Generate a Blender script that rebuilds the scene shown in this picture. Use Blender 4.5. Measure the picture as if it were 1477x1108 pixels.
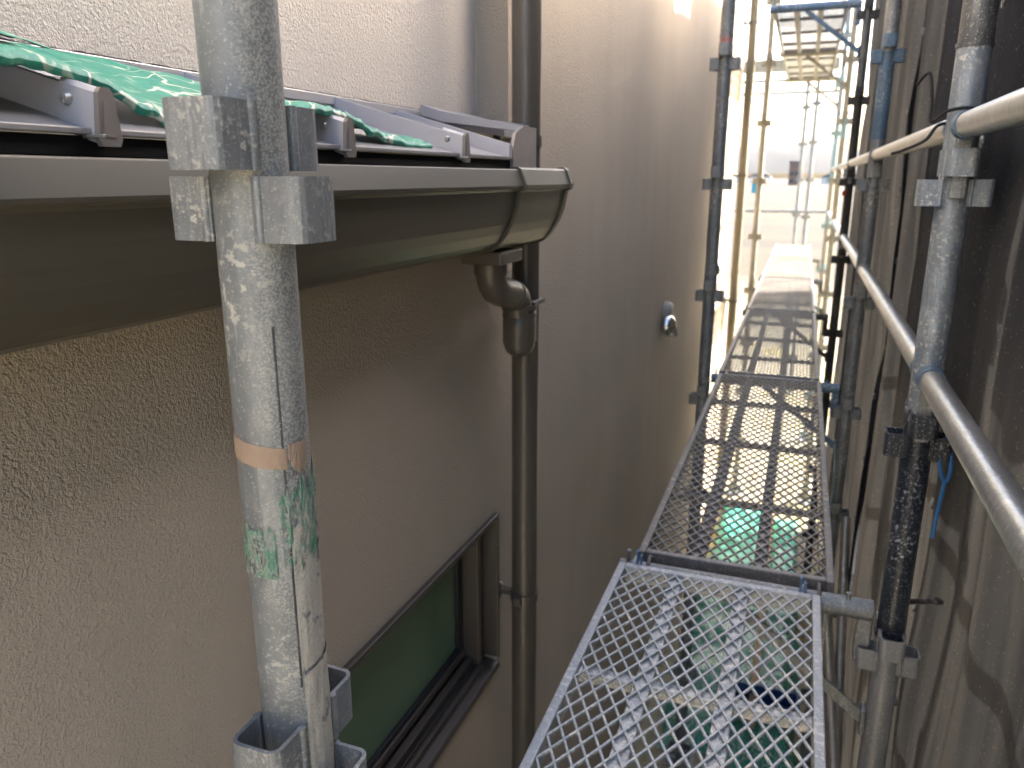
import bpy, bmesh, math, random
from mathutils import Vector, Matrix, noise
R = math.radians
random.seed(7)
scn = bpy.context.scene
for o in list(bpy.data.objects): bpy.data.objects.remove(o)
COL = scn.collection
CZ = 2.75                      # camera height; scaffold coordinates are relative to this level

# ---------------------------------------------------------------- camera, sky, sun
cam = bpy.data.cameras.new('camera'); camo = bpy.data.objects.new('camera', cam); COL.objects.link(camo)
camo.location = (0, 0, CZ); camo.rotation_euler = (R(90 - 15), 0, R(20.35))
cam.sensor_width = 36; cam.lens = 36 * 1109 / 1477; cam.clip_start = .02; cam.clip_end = 20000
cam.dof.use_dof = True; cam.dof.focus_distance = .72; cam.dof.aperture_fstop = 9.0
scn.camera = camo
SUN_AZ, SUN_EL = 50, 23        # degrees to the right of +Y, and above the horizon
w = bpy.data.worlds.new('World'); scn.world = w; w.use_nodes = True
nt = w.node_tree; bg = nt.nodes['Background']
sky = nt.nodes.new('ShaderNodeTexSky'); sky.sky_type = 'NISHITA'; sky.sun_disc = False
sky.sun_elevation = R(SUN_EL); sky.sun_rotation = R(SUN_AZ); sky.dust_density = 6.0; sky.air_density = .85; sky.ozone_density = .55
nt.links.new(sky.outputs[0], bg.inputs[0]); bg.inputs[1].default_value = .15
sl = bpy.data.lights.new('sun', 'SUN'); so = bpy.data.objects.new('sun', sl); COL.objects.link(so)
sl.energy = 3.2; sl.angle = R(.53); sl.color = (1, .955, .89)
d = Vector((math.sin(R(SUN_AZ)) * math.cos(R(SUN_EL)), math.cos(R(SUN_AZ)) * math.cos(R(SUN_EL)), math.sin(R(SUN_EL))))
so.rotation_euler = d.to_track_quat('Z', 'Y').to_euler(); so.location = (20, 20, 30)
scn.view_settings.view_transform = 'Standard'; scn.view_settings.look = 'None'
scn.view_settings.exposure = 3.0; scn.view_settings.gamma = 1

cy = scn.cycles; cy.max_bounces = 8; cy.diffuse_bounces = 4; cy.glossy_bounces = 3; cy.transparent_max_bounces = 8; cy.caustics_reflective = False; cy.caustics_refractive = False

# ---------------------------------------------------------------- materials
def newmat(name):
    m = bpy.data.materials.new(name); m.use_nodes = True
    return m, m.node_tree, m.node_tree.nodes['Principled BSDF']
def N(nt, t, **k):
    n = nt.nodes.new(t)
    for a, v in k.items():
        if a in n.inputs: n.inputs[a].default_value = v
        else: setattr(n, a, v)
    return n
def L(nt, a, b): nt.links.new(a, b)
def coords(nt, scale=(1, 1, 1), kind='Object'):
    tc = N(nt, 'ShaderNodeTexCoord'); mp = N(nt, 'ShaderNodeMapping'); mp.inputs['Scale'].default_value = scale
    L(nt, tc.outputs[kind], mp.inputs['Vector']); return mp.outputs[0]
def world_coords(nt, scale=(1, 1, 1)):
    g = N(nt, 'ShaderNodeNewGeometry'); mp = N(nt, 'ShaderNodeMapping'); mp.inputs['Scale'].default_value = scale
    L(nt, g.outputs['Position'], mp.inputs['Vector']); return mp.outputs[0]
def noise_t(nt, vec, scale, detail=4, rough=.55, dist=0):
    n = N(nt, 'ShaderNodeTexNoise', Scale=scale, Detail=detail, Roughness=rough, Distortion=dist); L(nt, vec, n.inputs['Vector']); return n.outputs['Fac']
def ramp(nt, fac, p0, p1, c0=(0, 0, 0, 1), c1=(1, 1, 1, 1)):
    r = N(nt, 'ShaderNodeValToRGB'); e = r.color_ramp.elements
    e[0].position = p0; e[1].position = p1; e[0].color = c0; e[1].color = c1
    L(nt, fac, r.inputs[0]); return r.outputs[0]
def mixc(nt, fac, a, b, blend='MIX'):
    m = N(nt, 'ShaderNodeMix', data_type='RGBA', blend_type=blend)
    for s, v in ((m.inputs[0], fac), (m.inputs[6], a), (m.inputs[7], b)):
        if hasattr(v, 'links'): L(nt, v, s)
        else: s.default_value = v if not isinstance(v, tuple) else (*v[:3], 1)
    return m.outputs[2]
def math_n(nt, op, a, b=0.0):
    m = N(nt, 'ShaderNodeMath', operation=op)
    for i, v in enumerate((a, b)):
        if hasattr(v, 'links'): L(nt, v, m.inputs[i])
        else: m.inputs[i].default_value = v
    return m.outputs[0]
def bump(nt, bs, h, strength, dist, prev=None):
    b = N(nt, 'ShaderNodeBump', Strength=strength, Distance=dist); L(nt, h, b.inputs['Height'])
    if prev is not None: L(nt, prev, b.inputs['Normal'])
    L(nt, b.outputs[0], bs.inputs['Normal']); return b.outputs[0]

def stucco(name, col, grain=230, strength=.9):
    m, nt, bs = newmat(name)
    v = world_coords(nt)
    n1 = noise_t(nt, v, grain, 1, .5, 0); n2 = noise_t(nt, v, grain * .45, 2, .6, .25)
    n3 = noise_t(nt, v, 1.6, 2, .6); n4 = noise_t(nt, world_coords(nt, (3, 3, .35)), 2.2, 2, .6)
    h = math_n(nt, 'ADD', math_n(nt, 'MULTIPLY', n1, .45), math_n(nt, 'MULTIPLY', n2, 1.0))
    c = mixc(nt, ramp(nt, n3, .3, .7), tuple(x * .95 for x in col), tuple(x * 1.05 for x in col))
    c = mixc(nt, math_n(nt, 'MULTIPLY', ramp(nt, n4, .48, .75), .25), c, tuple(x * .78 for x in col))
    L(nt, c, bs.inputs['Base Color']); bs.inputs['Roughness'].default_value = .9
    bs.inputs['Specular IOR Level'].default_value = .25
    bump(nt, bs, h, strength, .0036)
    return m

def metal(name, col, rough=.4, metallic=0.0, var=.1, dirt=None, scale=30, bumpy=.05, spec=.5):
    m, nt, bs = newmat(name); v = coords(nt)
    n = noise_t(nt, v, scale, 5, .6); n2 = noise_t(nt, v, scale * .15, 4, .6)
    c = mixc(nt, n, tuple(x * (1 - var) for x in col), tuple(min(1, x * (1 + var)) for x in col))
    if dirt: c = mixc(nt, math_n(nt, 'MULTIPLY', ramp(nt, n2, .52, .72), .6), c, dirt)
    L(nt, c, bs.inputs['Base Color'])
    r = N(nt, 'ShaderNodeMapRange'); r.inputs['To Min'].default_value = rough * .8; r.inputs['To Max'].default_value = min(1, rough * 1.25)
    L(nt, n2, r.inputs['Value']); L(nt, r.outputs[0], bs.inputs['Roughness'])
    bs.inputs['Metallic'].default_value = metallic; bs.inputs['Specular IOR Level'].default_value = spec
    if bumpy: bump(nt, bs, n, bumpy, .002)
    return m

def galv(name, base=(.36, .38, .39), dark=(.17, .18, .19), splat=.5, splatcol=(.55, .52, .45), paint=None, paint_amt=.0, scale=1.0, metallic=.35, side=None, rough=.5, seed=0.0):
    """aged galvanised steel tube: streaks along the pipe, cement splatter, worn paint"""
    m, nt, bs = newmat(name)
    tc = N(nt, 'ShaderNodeTexCoord'); mp = N(nt, 'ShaderNodeMapping'); mp.inputs['Location'].default_value = (seed, seed * 1.7, seed * .3)
    L(nt, tc.outputs['Object'], mp.inputs['Vector']); v = mp.outputs[0]
    st = N(nt, 'ShaderNodeMapping'); st.inputs['Scale'].default_value = (1, 1, .13); L(nt, v, st.inputs['Vector'])
    streak = noise_t(nt, st.outputs[0], 70 * scale, 3, .6)
    cloud = noise_t(nt, v, 22 * scale, 4, .65); big = noise_t(nt, v, 5 * scale, 3, .5)
    fine = noise_t(nt, v, 420 * scale, 1, .5); mid = noise_t(nt, v, 130 * scale, 3, .6)
    c = mixc(nt, ramp(nt, cloud, .33, .66), dark, base)
    c = mixc(nt, math_n(nt, 'MULTIPLY', ramp(nt, streak, .52, .68), .55), c, tuple(min(1, x * 1.35) for x in base))
    c = mixc(nt, math_n(nt, 'MULTIPLY', ramp(nt, streak, .42, .3), .6), c, dark)
    if paint:
        pm = math_n(nt, 'MULTIPLY', ramp(nt, streak, .62 - paint_amt * .3, .66 - paint_amt * .3), ramp(nt, big, .55 - paint_amt * .3, .62 - paint_amt * .3))
        c = mixc(nt, pm, c, paint)
    sp = math_n(nt, 'MULTIPLY', ramp(nt, mid, .60 - .1 * splat, .66 - .1 * splat), ramp(nt, big, .56 - .25 * splat, .68 - .25 * splat))
    sp2 = ramp(nt, fine, .67 - .06 * splat, .70 - .06 * splat)
    spm = math_n(nt, 'MAXIMUM', sp, math_n(nt, 'MULTIPLY', sp2, .7))
    if side is not None:
        sx = N(nt, 'ShaderNodeSeparateXYZ'); L(nt, tc.outputs['Object'], sx.inputs[0])
        a = math_n(nt, 'ADD', math_n(nt, 'MULTIPLY', sx.outputs[0], side[0]), math_n(nt, 'MULTIPLY', sx.outputs[1], side[1]))
        a = math_n(nt, 'ADD', a, math_n(nt, 'MULTIPLY', math_n(nt, 'SUBTRACT', cloud, .5), .05))
        msk = ramp(nt, math_n(nt, 'ADD', math_n(nt, 'MULTIPLY', a, 18), .5), .42, .66)
        grit = noise_t(nt, v, 560 * scale, 2, .6)
        crust = math_n(nt, 'MULTIPLY', msk, ramp(nt, grit, .44, .60))
        spm = math_n(nt, 'MAXIMUM', spm, math_n(nt, 'MULTIPLY', crust, .75))
    c = mixc(nt, spm, c, splatcol)
    L(nt, c, bs.inputs['Base Color'])
    L(nt, math_n(nt, 'MULTIPLY', math_n(nt, 'SUBTRACT', 1.0, spm), metallic), bs.inputs['Metallic'])
    rr = N(nt, 'ShaderNodeMapRange'); rr.inputs['To Min'].default_value = rough; rr.inputs['To Max'].default_value = .95
    L(nt, spm, rr.inputs['Value']); L(nt, rr.outputs[0], bs.inputs['Roughness'])
    bump(nt, bs, mid, .6, .0012)
    return m

M = {}
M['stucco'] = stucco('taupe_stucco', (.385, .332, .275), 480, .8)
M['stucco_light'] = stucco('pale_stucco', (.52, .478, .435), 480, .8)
M['gutter'] = metal('bronze_gutter', (.080, .072, .058), .36, .1, .04, None, 14, 0, .35)
M['gutter_joint'] = metal('bronze_joint', (.15, .138, .110), .36, .1, .04, (.11, .10, .085), 14, 0, .4)
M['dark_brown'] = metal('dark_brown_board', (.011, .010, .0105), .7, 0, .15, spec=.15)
M['roof_metal'] = metal('lilac_brown_roof', (.31, .295, .30), .38, .3, .08, (.5, .46, .42), 40, .04)
M['seam_metal'] = metal('lilac_seam', (.45, .44, .475), .34, .3, .05, None, 30, .02)
M['cap_brown'] = metal('brown_cap', (.20, .175, .165), .45, .2, .08)
M['plate_brown'] = metal('brown_plate', (.27, .24, .235), .4, .3, .08, (.4, .38, .36), 30)
M['flash'] = metal('grey_flashing', (.40, .40, .43), .35, .4, .08)
M['dark_gap'] = metal('dark_gap', (.03, .03, .035), .7)
M['pipe_brown'] = metal('brown_downpipe', (.085, .073, .061), .32, 0, .06, None, 12, .01)
M['pipe_olive'] = metal('olive_downpipe', (.16, .14, .09), .4, 0, .06, None, 12, .01)
M['frame'] = metal('window_frame_brown', (.082, .070, .061), .38, .25, .05, None, 20, .01)
M['gasket'] = metal('black_gasket', (.012, .013, .018), .5)
M['screw'] = metal('steel_screw', (.45, .45, .44), .35, .8)
M['np_socket'] = galv('near_socket_steel', (.30, .31, .316), (.17, .18, .187), .30, (.44, .42, .38), metallic=.25, scale=1.4, seed=31)
M['np_galv'] = galv('near_post_steel', (.30, .312, .318), (.155, .167, .175), .30, (.46, .44, .39), (.15, .25, .40), -.12, 1.0, .25, side=(.79, .45))
M['galv'] = galv('galvanised', (.30, .32, .335), (.13, .14, .15), .35, metallic=.5)
M['galv_dark'] = galv('galvanised_dark', (.17, .175, .18), (.06, .065, .07), .3, metallic=.4, seed=3)
M['galv_blue'] = galv('galvanised_blue', (.33, .38, .43), (.17, .20, .24), .45, (.5, .5, .48), (.13, .24, .38), -.02, metallic=.45, seed=5)
M['rail'] = galv('rail_steel', (.42, .44, .45), (.26, .28, .29), .18, (.6, .6, .58), metallic=.75, rough=.33, seed=8)
M['rail_warm'] = galv('rail_warm', (.45, .43, .39), (.27, .25, .22), .15, metallic=.7, rough=.36, seed=9)
M['navy'] = galv('navy_paint', (.020, .028, .045), (.010, .013, .02), .22, (.42, .45, .48), metallic=.0, rough=.35, seed=11)
M['grey_paint'] = galv('grey_paint', (.23, .235, .245), (.17, .175, .185), .2, (.5, .5, .5), metallic=.1, rough=.4, seed=13)
M['blue_paint'] = galv('blue_paint', (.10, .19, .30), (.06, .11, .17), .3, (.45, .45, .43), metallic=.1, seed=15)
M['black_steel'] = galv('black_steel', (.045, .042, .04), (.02, .02, .02), .3, (.3, .28, .25), metallic=.2, seed=17)
M['straw_steel'] = galv('straw_steel', (.28, .265, .205), (.16, .148, .115), .3, metallic=.4, seed=19)
M['teal_steel'] = galv('teal_steel', (.22, .34, .36), (.13, .20, .22), .3, metallic=.2, seed=21)
M['plank_blue'] = galv('plank_blue_grey', (.45, .475, .495), (.32, .34, .36), .7, (.62, .61, .58), metallic=.3, scale=.7, seed=23)
M['plank_brown'] = galv('plank_brown_grey', (.235, .22, .21), (.13, .122, .118), .25, (.5, .48, .42), metallic=.3, scale=.7, seed=25)
M['rib_white'] = galv('rib_cement', (.50, .51, .51), (.34, .35, .36), 1.0, (.68, .67, .64), metallic=.2, scale=.7, seed=27)
M['clip_blue'] = metal('blue_clip', (.10, .20, .36), .45, .2, .2)
M['black_rope'] = metal('black_rope', (.012, .012, .014), .8)
M['blue_rope'] = metal('blue_rope', (.02, .12, .33), .7)
M['red'] = metal('red_tag', (.45, .03, .03), .5)
M['cream'] = metal('cream_plastic', (.28, .255, .225), .5, 0, .04)
M['chrome'] = metal('chrome', (.6, .62, .64), .15, 1.0, .03)
M['tape'] = metal('paper_tape', (.34, .245, .175), .9, 0, .15, (.33, .25, .19), 90, .3)
M['crust'] = None

def crust_mat():
    m, nt, bs = newmat('cement_crust'); v = coords(nt)
    n = noise_t(nt, v, 320, 4, .65, .4); n2 = noise_t(nt, v, 45, 5, .65); n3 = noise_t(nt, v, 90, 4, .6)
    c = mixc(nt, n, (.30, .275, .235), (.55, .51, .44))
    c = mixc(nt, ramp(nt, n2, .58, .66), c, (.16, .165, .17))
    c = mixc(nt, ramp(nt, n3, .66, .72), c, (.07, .07, .075))
    L(nt, c, bs.inputs['Base Color']); bs.inputs['Roughness'].default_value = .95
    bump(nt, bs, math_n(nt, 'ADD', n, n2), .9, .0016); return m
M['crust'] = crust_mat()
def remnant_mat():
    m, nt, bs = newmat('green_tape_remnant'); v = coords(nt)
    st = N(nt, 'ShaderNodeMapping'); st.inputs['Scale'].default_value = (1, 1, .5); L(nt, v, st.inputs['Vector'])
    n = noise_t(nt, st.outputs[0], 110, 5, .7, .8); n2 = noise_t(nt, v, 400, 3, .6)
    c = mixc(nt, n2, (.045, .15, .09), (.17, .30, .22)); c = mixc(nt, ramp(nt, n, .44, .54), c, (.38, .39, .35))
    L(nt, c, bs.inputs['Base Color']); bs.inputs['Roughness'].default_value = .85
    L(nt, ramp(nt, n, .515, .545, (1, 1, 1, 1), (0, 0, 0, 1)), bs.inputs['Alpha'])
    bump(nt, bs, n2, .8, .001); return m
M['remnant'] = remnant_mat()
def tarp_mat(name, c0, c1, scratch=True):
    m, nt, bs = newmat(name); v = coords(nt)
    n = noise_t(nt, v, 20, 4, .6); c = mixc(nt, n, c0, c1)
    if scratch:
        st = N(nt, 'ShaderNodeMapping'); st.inputs['Scale'].default_value = (2.2, .8, 1); st.inputs['Rotation'].default_value = (0, 0, .5); L(nt, v, st.inputs['Vector'])
        dn = N(nt, 'ShaderNodeTexNoise', Scale=9.0, Detail=3.0); L(nt, v, dn.inputs['Vector'])
        ad = N(nt, 'ShaderNodeMixRGB', blend_type='ADD'); ad.inputs[0].default_value = .25; L(nt, st.outputs[0], ad.inputs[1]); L(nt, dn.outputs['Color'], ad.inputs[2])
        vo = N(nt, 'ShaderNodeTexVoronoi', feature='DISTANCE_TO_EDGE', Scale=16.0); L(nt, ad.outputs[0], vo.inputs['Vector'])
        mk = math_n(nt, 'MULTIPLY', ramp(nt, vo.outputs['Distance'], .02, .045, (1, 1, 1, 1), (0, 0, 0, 1)), ramp(nt, noise_t(nt, v, 14, 3), .40, .55))
        c = mixc(nt, mk, c, (.62, .64, .52))
        m2 = noise_t(nt, v, 55, 5, .7); c = mixc(nt, math_n(nt, 'MULTIPLY', ramp(nt, m2, .56, .7), .5), c, (.5, .58, .46))
    L(nt, c, bs.inputs['Base Color']); bs.inputs['Roughness'].default_value = .45
    bump(nt, bs, noise_t(nt, v, 60, 3), .4, .003); return m
M['tarp'] = tarp_mat('green_sheet', (.015, .20, .135), (.03, .30, .21))
M['tarp2'] = tarp_mat('teal_sheet', (.02, .30, .20), (.06, .44, .32), False)
def glass_mat():
    m, nt, bs = newmat('green_glass'); v = coords(nt)
    L(nt, mixc(nt, noise_t(nt, v, 3, 2), (.07, .125, .078), (.11, .185, .115)), bs.inputs['Base Color'])
    bs.inputs['Roughness'].default_value = .16; bs.inputs['Specular IOR Level'].default_value = .6
    bump(nt, bs, noise_t(nt, v, 500, 2), .05, .0005); return m
M['glass'] = glass_mat()
def net_mat():
    m, nt, bs = newmat('grey_mesh_net'); nt.nodes.remove(bs); out = nt.nodes['Material Output']
    v2 = world_coords(nt); dust = noise_t(nt, v2, 2.5, 3, .65); fine = noise_t(nt, v2, 190, 1, .5)
    st = noise_t(nt, world_coords(nt, (0, 1, .05)), 16, 3, .6)
    c = mixc(nt, dust, (.036, .041, .053), (.058, .063, .076))
    c = mixc(nt, math_n(nt, 'MULTIPLY', ramp(nt, fine, .70, .74), .5), c, (.4, .38, .34))
    di = N(nt, 'ShaderNodeBsdfDiffuse'); L(nt, c, di.inputs[0])
    tl = N(nt, 'ShaderNodeBsdfTranslucent'); L(nt, mixc(nt, ramp(nt, st, .40, .72), (.0085, .0085, .0085), (.025, .0235, .0215)), tl.inputs[0])
    a = N(nt, 'ShaderNodeMixShader'); a.inputs[0].default_value = .42; L(nt, di.outputs[0], a.inputs[1]); L(nt, tl.outputs[0], a.inputs[2])
    L(nt, a.outputs[0], out.inputs['Surface']); return m
M['net'] = net_mat()
def ground_mat():
    m, nt, bs = newmat('earth_and_fields'); v = world_coords(nt)
    n = noise_t(nt, v, 1.2, 6, .65); n2 = noise_t(nt, v, 26, 5, .7); f = noise_t(nt, world_coords(nt, (.003, .06, 1)), 1.0, 3, .6)
    g = noise_t(nt, v, .35, 4, .6)
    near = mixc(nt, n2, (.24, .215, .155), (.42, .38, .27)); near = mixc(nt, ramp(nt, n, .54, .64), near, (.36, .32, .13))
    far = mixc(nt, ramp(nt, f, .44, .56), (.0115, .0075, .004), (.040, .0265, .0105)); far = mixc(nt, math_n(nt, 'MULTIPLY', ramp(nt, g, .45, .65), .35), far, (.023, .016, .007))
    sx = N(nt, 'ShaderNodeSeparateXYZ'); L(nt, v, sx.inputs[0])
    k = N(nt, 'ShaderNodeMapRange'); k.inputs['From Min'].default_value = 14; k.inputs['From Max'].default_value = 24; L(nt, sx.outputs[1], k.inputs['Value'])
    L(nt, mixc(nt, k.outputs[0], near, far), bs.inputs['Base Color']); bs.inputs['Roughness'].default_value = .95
    bump(nt, bs, n2, .6, .02); return m
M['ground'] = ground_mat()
M['hill'] = metal('winter_wood', (.013, .015, .018), .95, 0, .45, None, .01, 0)
M['straw'] = metal('dry_straw', (.42, .35, .15), .8, 0, .3, None, 3, 0)
M['brick'] = metal('brown_block', (.24, .15, .105), .8, 0, .08, None, 1, 0)
M['white_wall'] = metal('white_wall', (.7, .68, .64), .8, 0, .05, None, 1, 0)
M['roof_dark'] = metal('dark_tiles', (.12, .12, .13), .6, 0, .1, None, 1, 0)
M['cyan'] = metal('cyan_plastic', (.05, .36, .46), .5, 0, .05)
M['window_far'] = metal('far_glass', (.05, .06, .07), .2)
M['timber'] = metal('timber', (.42, .31, .18), .8, 0, .2)
M['blue_plastic'] = metal('blue_plastic', (.02, .07, .22), .45)
M['pink'] = metal('faded_pink_paint', (.36, .18, .17), .7, 0, .15)

# ---------------------------------------------------------------- mesh builder
class MB:
    def __init__(s): s.v = []; s.f = []; s.sm = []
    def add(s, vs, fs, smooth=False):
        b = len(s.v); s.v += [tuple(p) for p in vs]
        for f in fs: s.f.append(tuple(b + i for i in f)); s.sm.append(smooth)
        return s
    def box(s, lo, hi, bevel=0.0, mat=None, seg=2):
        bm = bmesh.new(); bmesh.ops.create_cube(bm, size=1)
        c = [(a + b) / 2 for a, b in zip(lo, hi)]; sz = [abs(b - a) for a, b in zip(lo, hi)]
        for vv in bm.verts: vv.co = Vector([vv.co[i] * sz[i] + c[i] for i in range(3)])
        if bevel: bmesh.ops.bevel(bm, geom=bm.edges[:], offset=min(bevel, min(sz) * .45), segments=seg, affect='EDGES', profile=.5)
        if mat is not None: bmesh.ops.transform(bm, matrix=mat, verts=bm.verts)
        bm.verts.index_update()
        s.add([vv.co[:] for vv in bm.verts], [[q.index for q in f.verts] for f in bm.faces]); bm.free(); return s
    def bar(s, p0, p1, wd, ht, up=(0, 0, 1), bevel=0.0):
        p0, p1 = Vector(p0), Vector(p1); z = (p1 - p0); ln = z.length; z.normalize()
        x = Vector(up).cross(z); x = x.normalized() if x.length > 1e-6 else Vector((1, 0, 0)); y = z.cross(x)
        m = Matrix((x, y, z)).transposed().to_4x4(); m.translation = (p0 + p1) / 2
        return s.box((-wd / 2, -ht / 2, -ln / 2), (wd / 2, ht / 2, ln / 2), bevel, m)
    def path(s, pts, r, n=16, caps=True, hollow=0.0):
        pts = [Vector(p) for p in pts]; rs = r if isinstance(r, (list, tuple)) else [r] * len(pts)
        rings = []; ref = None
        for i, p in enumerate(pts):
            t = (pts[min(i + 1, len(pts) - 1)] - pts[max(i - 1, 0)]).normalized()
            if ref is None:
                ref = Vector((0, 0, 1)) if abs(t.z) < .9 else Vector((1, 0, 0))
            x = (ref - t * ref.dot(t)).normalized(); ref = x; y = t.cross(x)
            rings.append([p + (x * math.cos(2 * math.pi * k / n) + y * math.sin(2 * math.pi * k / n)) * rs[i] for k in range(n)])
        vs = [q for ring in rings for q in ring]; fs = []
        for i in range(len(pts) - 1):
            for k in range(n): fs.append((i * n + k, i * n + (k + 1) % n, (i + 1) * n + (k + 1) % n, (i + 1) * n + k))
        s.add(vs, fs, True)
        if caps:
            for ring, fl in ((rings[0], True), (rings[-1], False)):
                s.add(ring, [list(range(n))[::-1] if fl else list(range(n))])
        return s
    def tube(s, p0, p1, r, n=20, caps=True): return s.path([p0, p1], r, n, caps)
    def lathe(s, prof, c=(0, 0, 0), n=32, axis='z', a0=0, a1=360, smooth=True):
        full = abs(a1 - a0) >= 360; m = n if full else n + 1; vs = []
        for r_, h in prof:
            for k in range(m):
                a = R(a0 + (a1 - a0) * k / n)
                p = (r_ * math.cos(a), r_ * math.sin(a), h)
                if axis == 'x': p = (h, p[0], p[1])
                vs.append((p[0] + c[0], p[1] + c[1], p[2] + c[2]))
        fs = []
        for i in range(len(prof) - 1):
            for k in range(n if full else n): fs.append((i * m + k, i * m + (k + 1) % m, (i + 1) * m + (k + 1) % m, (i + 1) * m + k))
        return s.add(vs, fs, smooth)
    def extrude(s, prof, y0, y1, axis='y', caps=True, closed=True, smooth=False):
        n = len(prof)
        def P(a, b, t): return {'y': (a, t, b), 'x': (t, a, b), 'z': (a, b, t)}[axis]
        vs = [P(a, b, y0) for a, b in prof] + [P(a, b, y1) for a, b in prof]
        fs = [(i, (i + 1) % n, n + (i + 1) % n, n + i) for i in range(n if closed else n - 1)]
        s.add(vs, fs, smooth)
        if caps and closed:
            s.add(vs[:n], [list(range(n))]); s.add(vs[n:], [list(range(n))[::-1]])
        return s
    def grid(s, fn, nu, nv, smooth=True):
        vs = [fn(i / nu, j / nv) for i in range(nu + 1) for j in range(nv + 1)]
        fs = [(i * (nv + 1) + j, (i + 1) * (nv + 1) + j, (i + 1) * (nv + 1) + j + 1, i * (nv + 1) + j + 1) for i in range(nu) for j in range(nv)]
        return s.add(vs, fs, smooth)
    def mesh(s, name, mat, off=(0, 0, 0), fix=True):
        me = bpy.data.meshes.new(name)
        me.from_pydata([(a - off[0], b - off[1], c - off[2]) for a, b, c in s.v], [], s.f)
        me.polygons.foreach_set('use_smooth', s.sm)
        if fix:
            bm = bmesh.new(); bm.from_mesh(me); bmesh.ops.recalc_face_normals(bm, faces=bm.faces); bm.to_mesh(me); bm.free()
        me.materials.append(M[mat] if isinstance(mat, str) else mat); me.update(); return me

HROT = R(-.95)
class Frame:                   # a rotated local frame whose origin is below/at the camera point
    def __init__(s, rot): s.rot = rot; s.m = Matrix.Rotation(rot, 4, 'Z'); s.m.translation = (0, 0, CZ)
HF, SF = Frame(HROT), Frame(0.0)
WF = Frame(0.0); WF.m = Matrix.Identity(4)

def tag(o, label=None, cat=None, group=None, kind=None):
    for k, v in (('label', label), ('category', cat), ('group', group), ('kind', kind)):
        if v: o[k] = v
    return o
class Thing:
    """an Empty at the thing's base; parts are given in frame coordinates"""
    def __init__(s, name, base, label, cat, group=None, frame=SF):
        s.b = Vector(base); s.fr = frame
        s.o = bpy.data.objects.new(name, None); COL.objects.link(s.o); s.o.empty_display_size = .05
        s.o.location = frame.m @ s.b; s.o.rotation_euler = (0, 0, frame.rot); tag(s.o, label, cat, group)
    def part(s, name, mb, mat, parent=None, label=None):
        o = bpy.data.objects.new(name, mb.mesh(name, mat, s.b)); COL.objects.link(o); o.parent = parent or s.o
        if label: o['label'] = label
        return o
    def inst(s, name, me, loc, rotz=0.0, parent=None):
        o = bpy.data.objects.new(name, me); COL.objects.link(o); o.parent = parent or s.o
        o.location = Vector(loc) - s.b; o.rotation_euler = (0, 0, rotz); return o
def single(name, mb, mat, base, label, cat, group=None, frame=SF, kind=None):
    o = bpy.data.objects.new(name, mb.mesh(name, mat, base)); COL.objects.link(o)
    o.location = frame.m @ Vector(base); o.rotation_euler = (0, 0, frame.rot); tag(o, label, cat, group, kind); return o

# ---------------------------------------------------------------- ground, hills, far things
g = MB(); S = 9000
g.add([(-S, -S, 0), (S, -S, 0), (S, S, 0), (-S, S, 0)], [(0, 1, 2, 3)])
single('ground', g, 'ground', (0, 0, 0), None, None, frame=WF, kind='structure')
def hill(u, v):
    x = -3200 + 5200 * u; y = 2600 + 1500 * v
    h = (135 + 30 * math.sin(x * .0021 + 1) + 20 * noise.noise((x * .004, v * 2, 3))) * math.sin(math.pi * min(1, v * .5 + .02)) ** .8
    h *= 1 - max(0, (x + 20) / 900) if x > -20 else 1
    h += 12 * noise.noise((x * .012, v * 6, 1)) * math.sin(math.pi * v)
    return (x, y, max(-2, h))
single('hills', MB().grid(hill, 160, 14), 'hill', (0, 0, 0), None, None, frame=WF, kind='structure')

def far_house(x, y, wd, dp, ht, wallm, roofm, name, label, flat=False):
    t = Thing(name, (x, y, 0), label, 'building', frame=WF)
    t.part('wall', MB().box((x - wd / 2, y - dp / 2, 0), (x + wd / 2, y + dp / 2, ht)), wallm)
    if flat: t.part('roof', MB().box((x - wd / 2 - .3, y - dp / 2 - .3, ht), (x + wd / 2 + .3, y + dp / 2 + .3, ht + .4)), roofm)
    else:
        t.part('roof', MB().extrude([(x - wd / 2 - .5, ht + .01), (x + wd / 2 + .5, ht + .01), (x, ht + wd * .28)], y - dp / 2 - .5, y + dp / 2 + .5), roofm)
    k = 0
    for zz in [1.0 + 2.8 * i for i in range(int((ht - .8) // 2.8))]:
        for xx in (-.28, .05, .32):
            t.part('window', MB().box((x + wd * xx - .6, y - dp / 2 - .06, zz), (x + wd * xx + .6, y - dp / 2 + .05, zz + 1.2)), 'window_far')
far_house(-4.2, 330, 5.2, 9, 8.6, 'brick', 'roof_dark', 'apartment_block', 'narrow brown apartment block standing at the far edge of the fields', True)
far_house(-22, 420, 10, 8, 3.4, 'white_wall', 'roof_dark', 'distant_house', 'low white house with dark gabled roof below the hills')
far_house(-34, 400, 9, 8, 3.2, 'white_wall', 'brick', 'distant_house', 'low white house with brown gabled roof below the hills')
far_house(14, 380, 16, 8, 3.0, 'white_wall', 'roof_dark', 'distant_shed', 'long white shed with dark roof beyond the fields')
tx, ty = -9.2, 158
t = Thing('portable_toilet', (tx, ty, 0), 'small cyan portable toilet standing in the brown field', 'toilet', frame=WF)
t.part('cabin', MB().box((tx - .55, ty - .6, 0), (tx + .55, ty + .6, 2.2), .05), 'cyan')
t.part('roof', MB().extrude([(tx - .65, 2.2), (tx + .65, 2.2), (tx + .35, 2.42), (tx - .35, 2.42)], ty - .7, ty + .7), 'white_wall')
t.part('door', MB().box((tx - .35, ty - .64, .15), (tx + .35, ty - .59, 2.05), .01), 'cyan')

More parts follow.
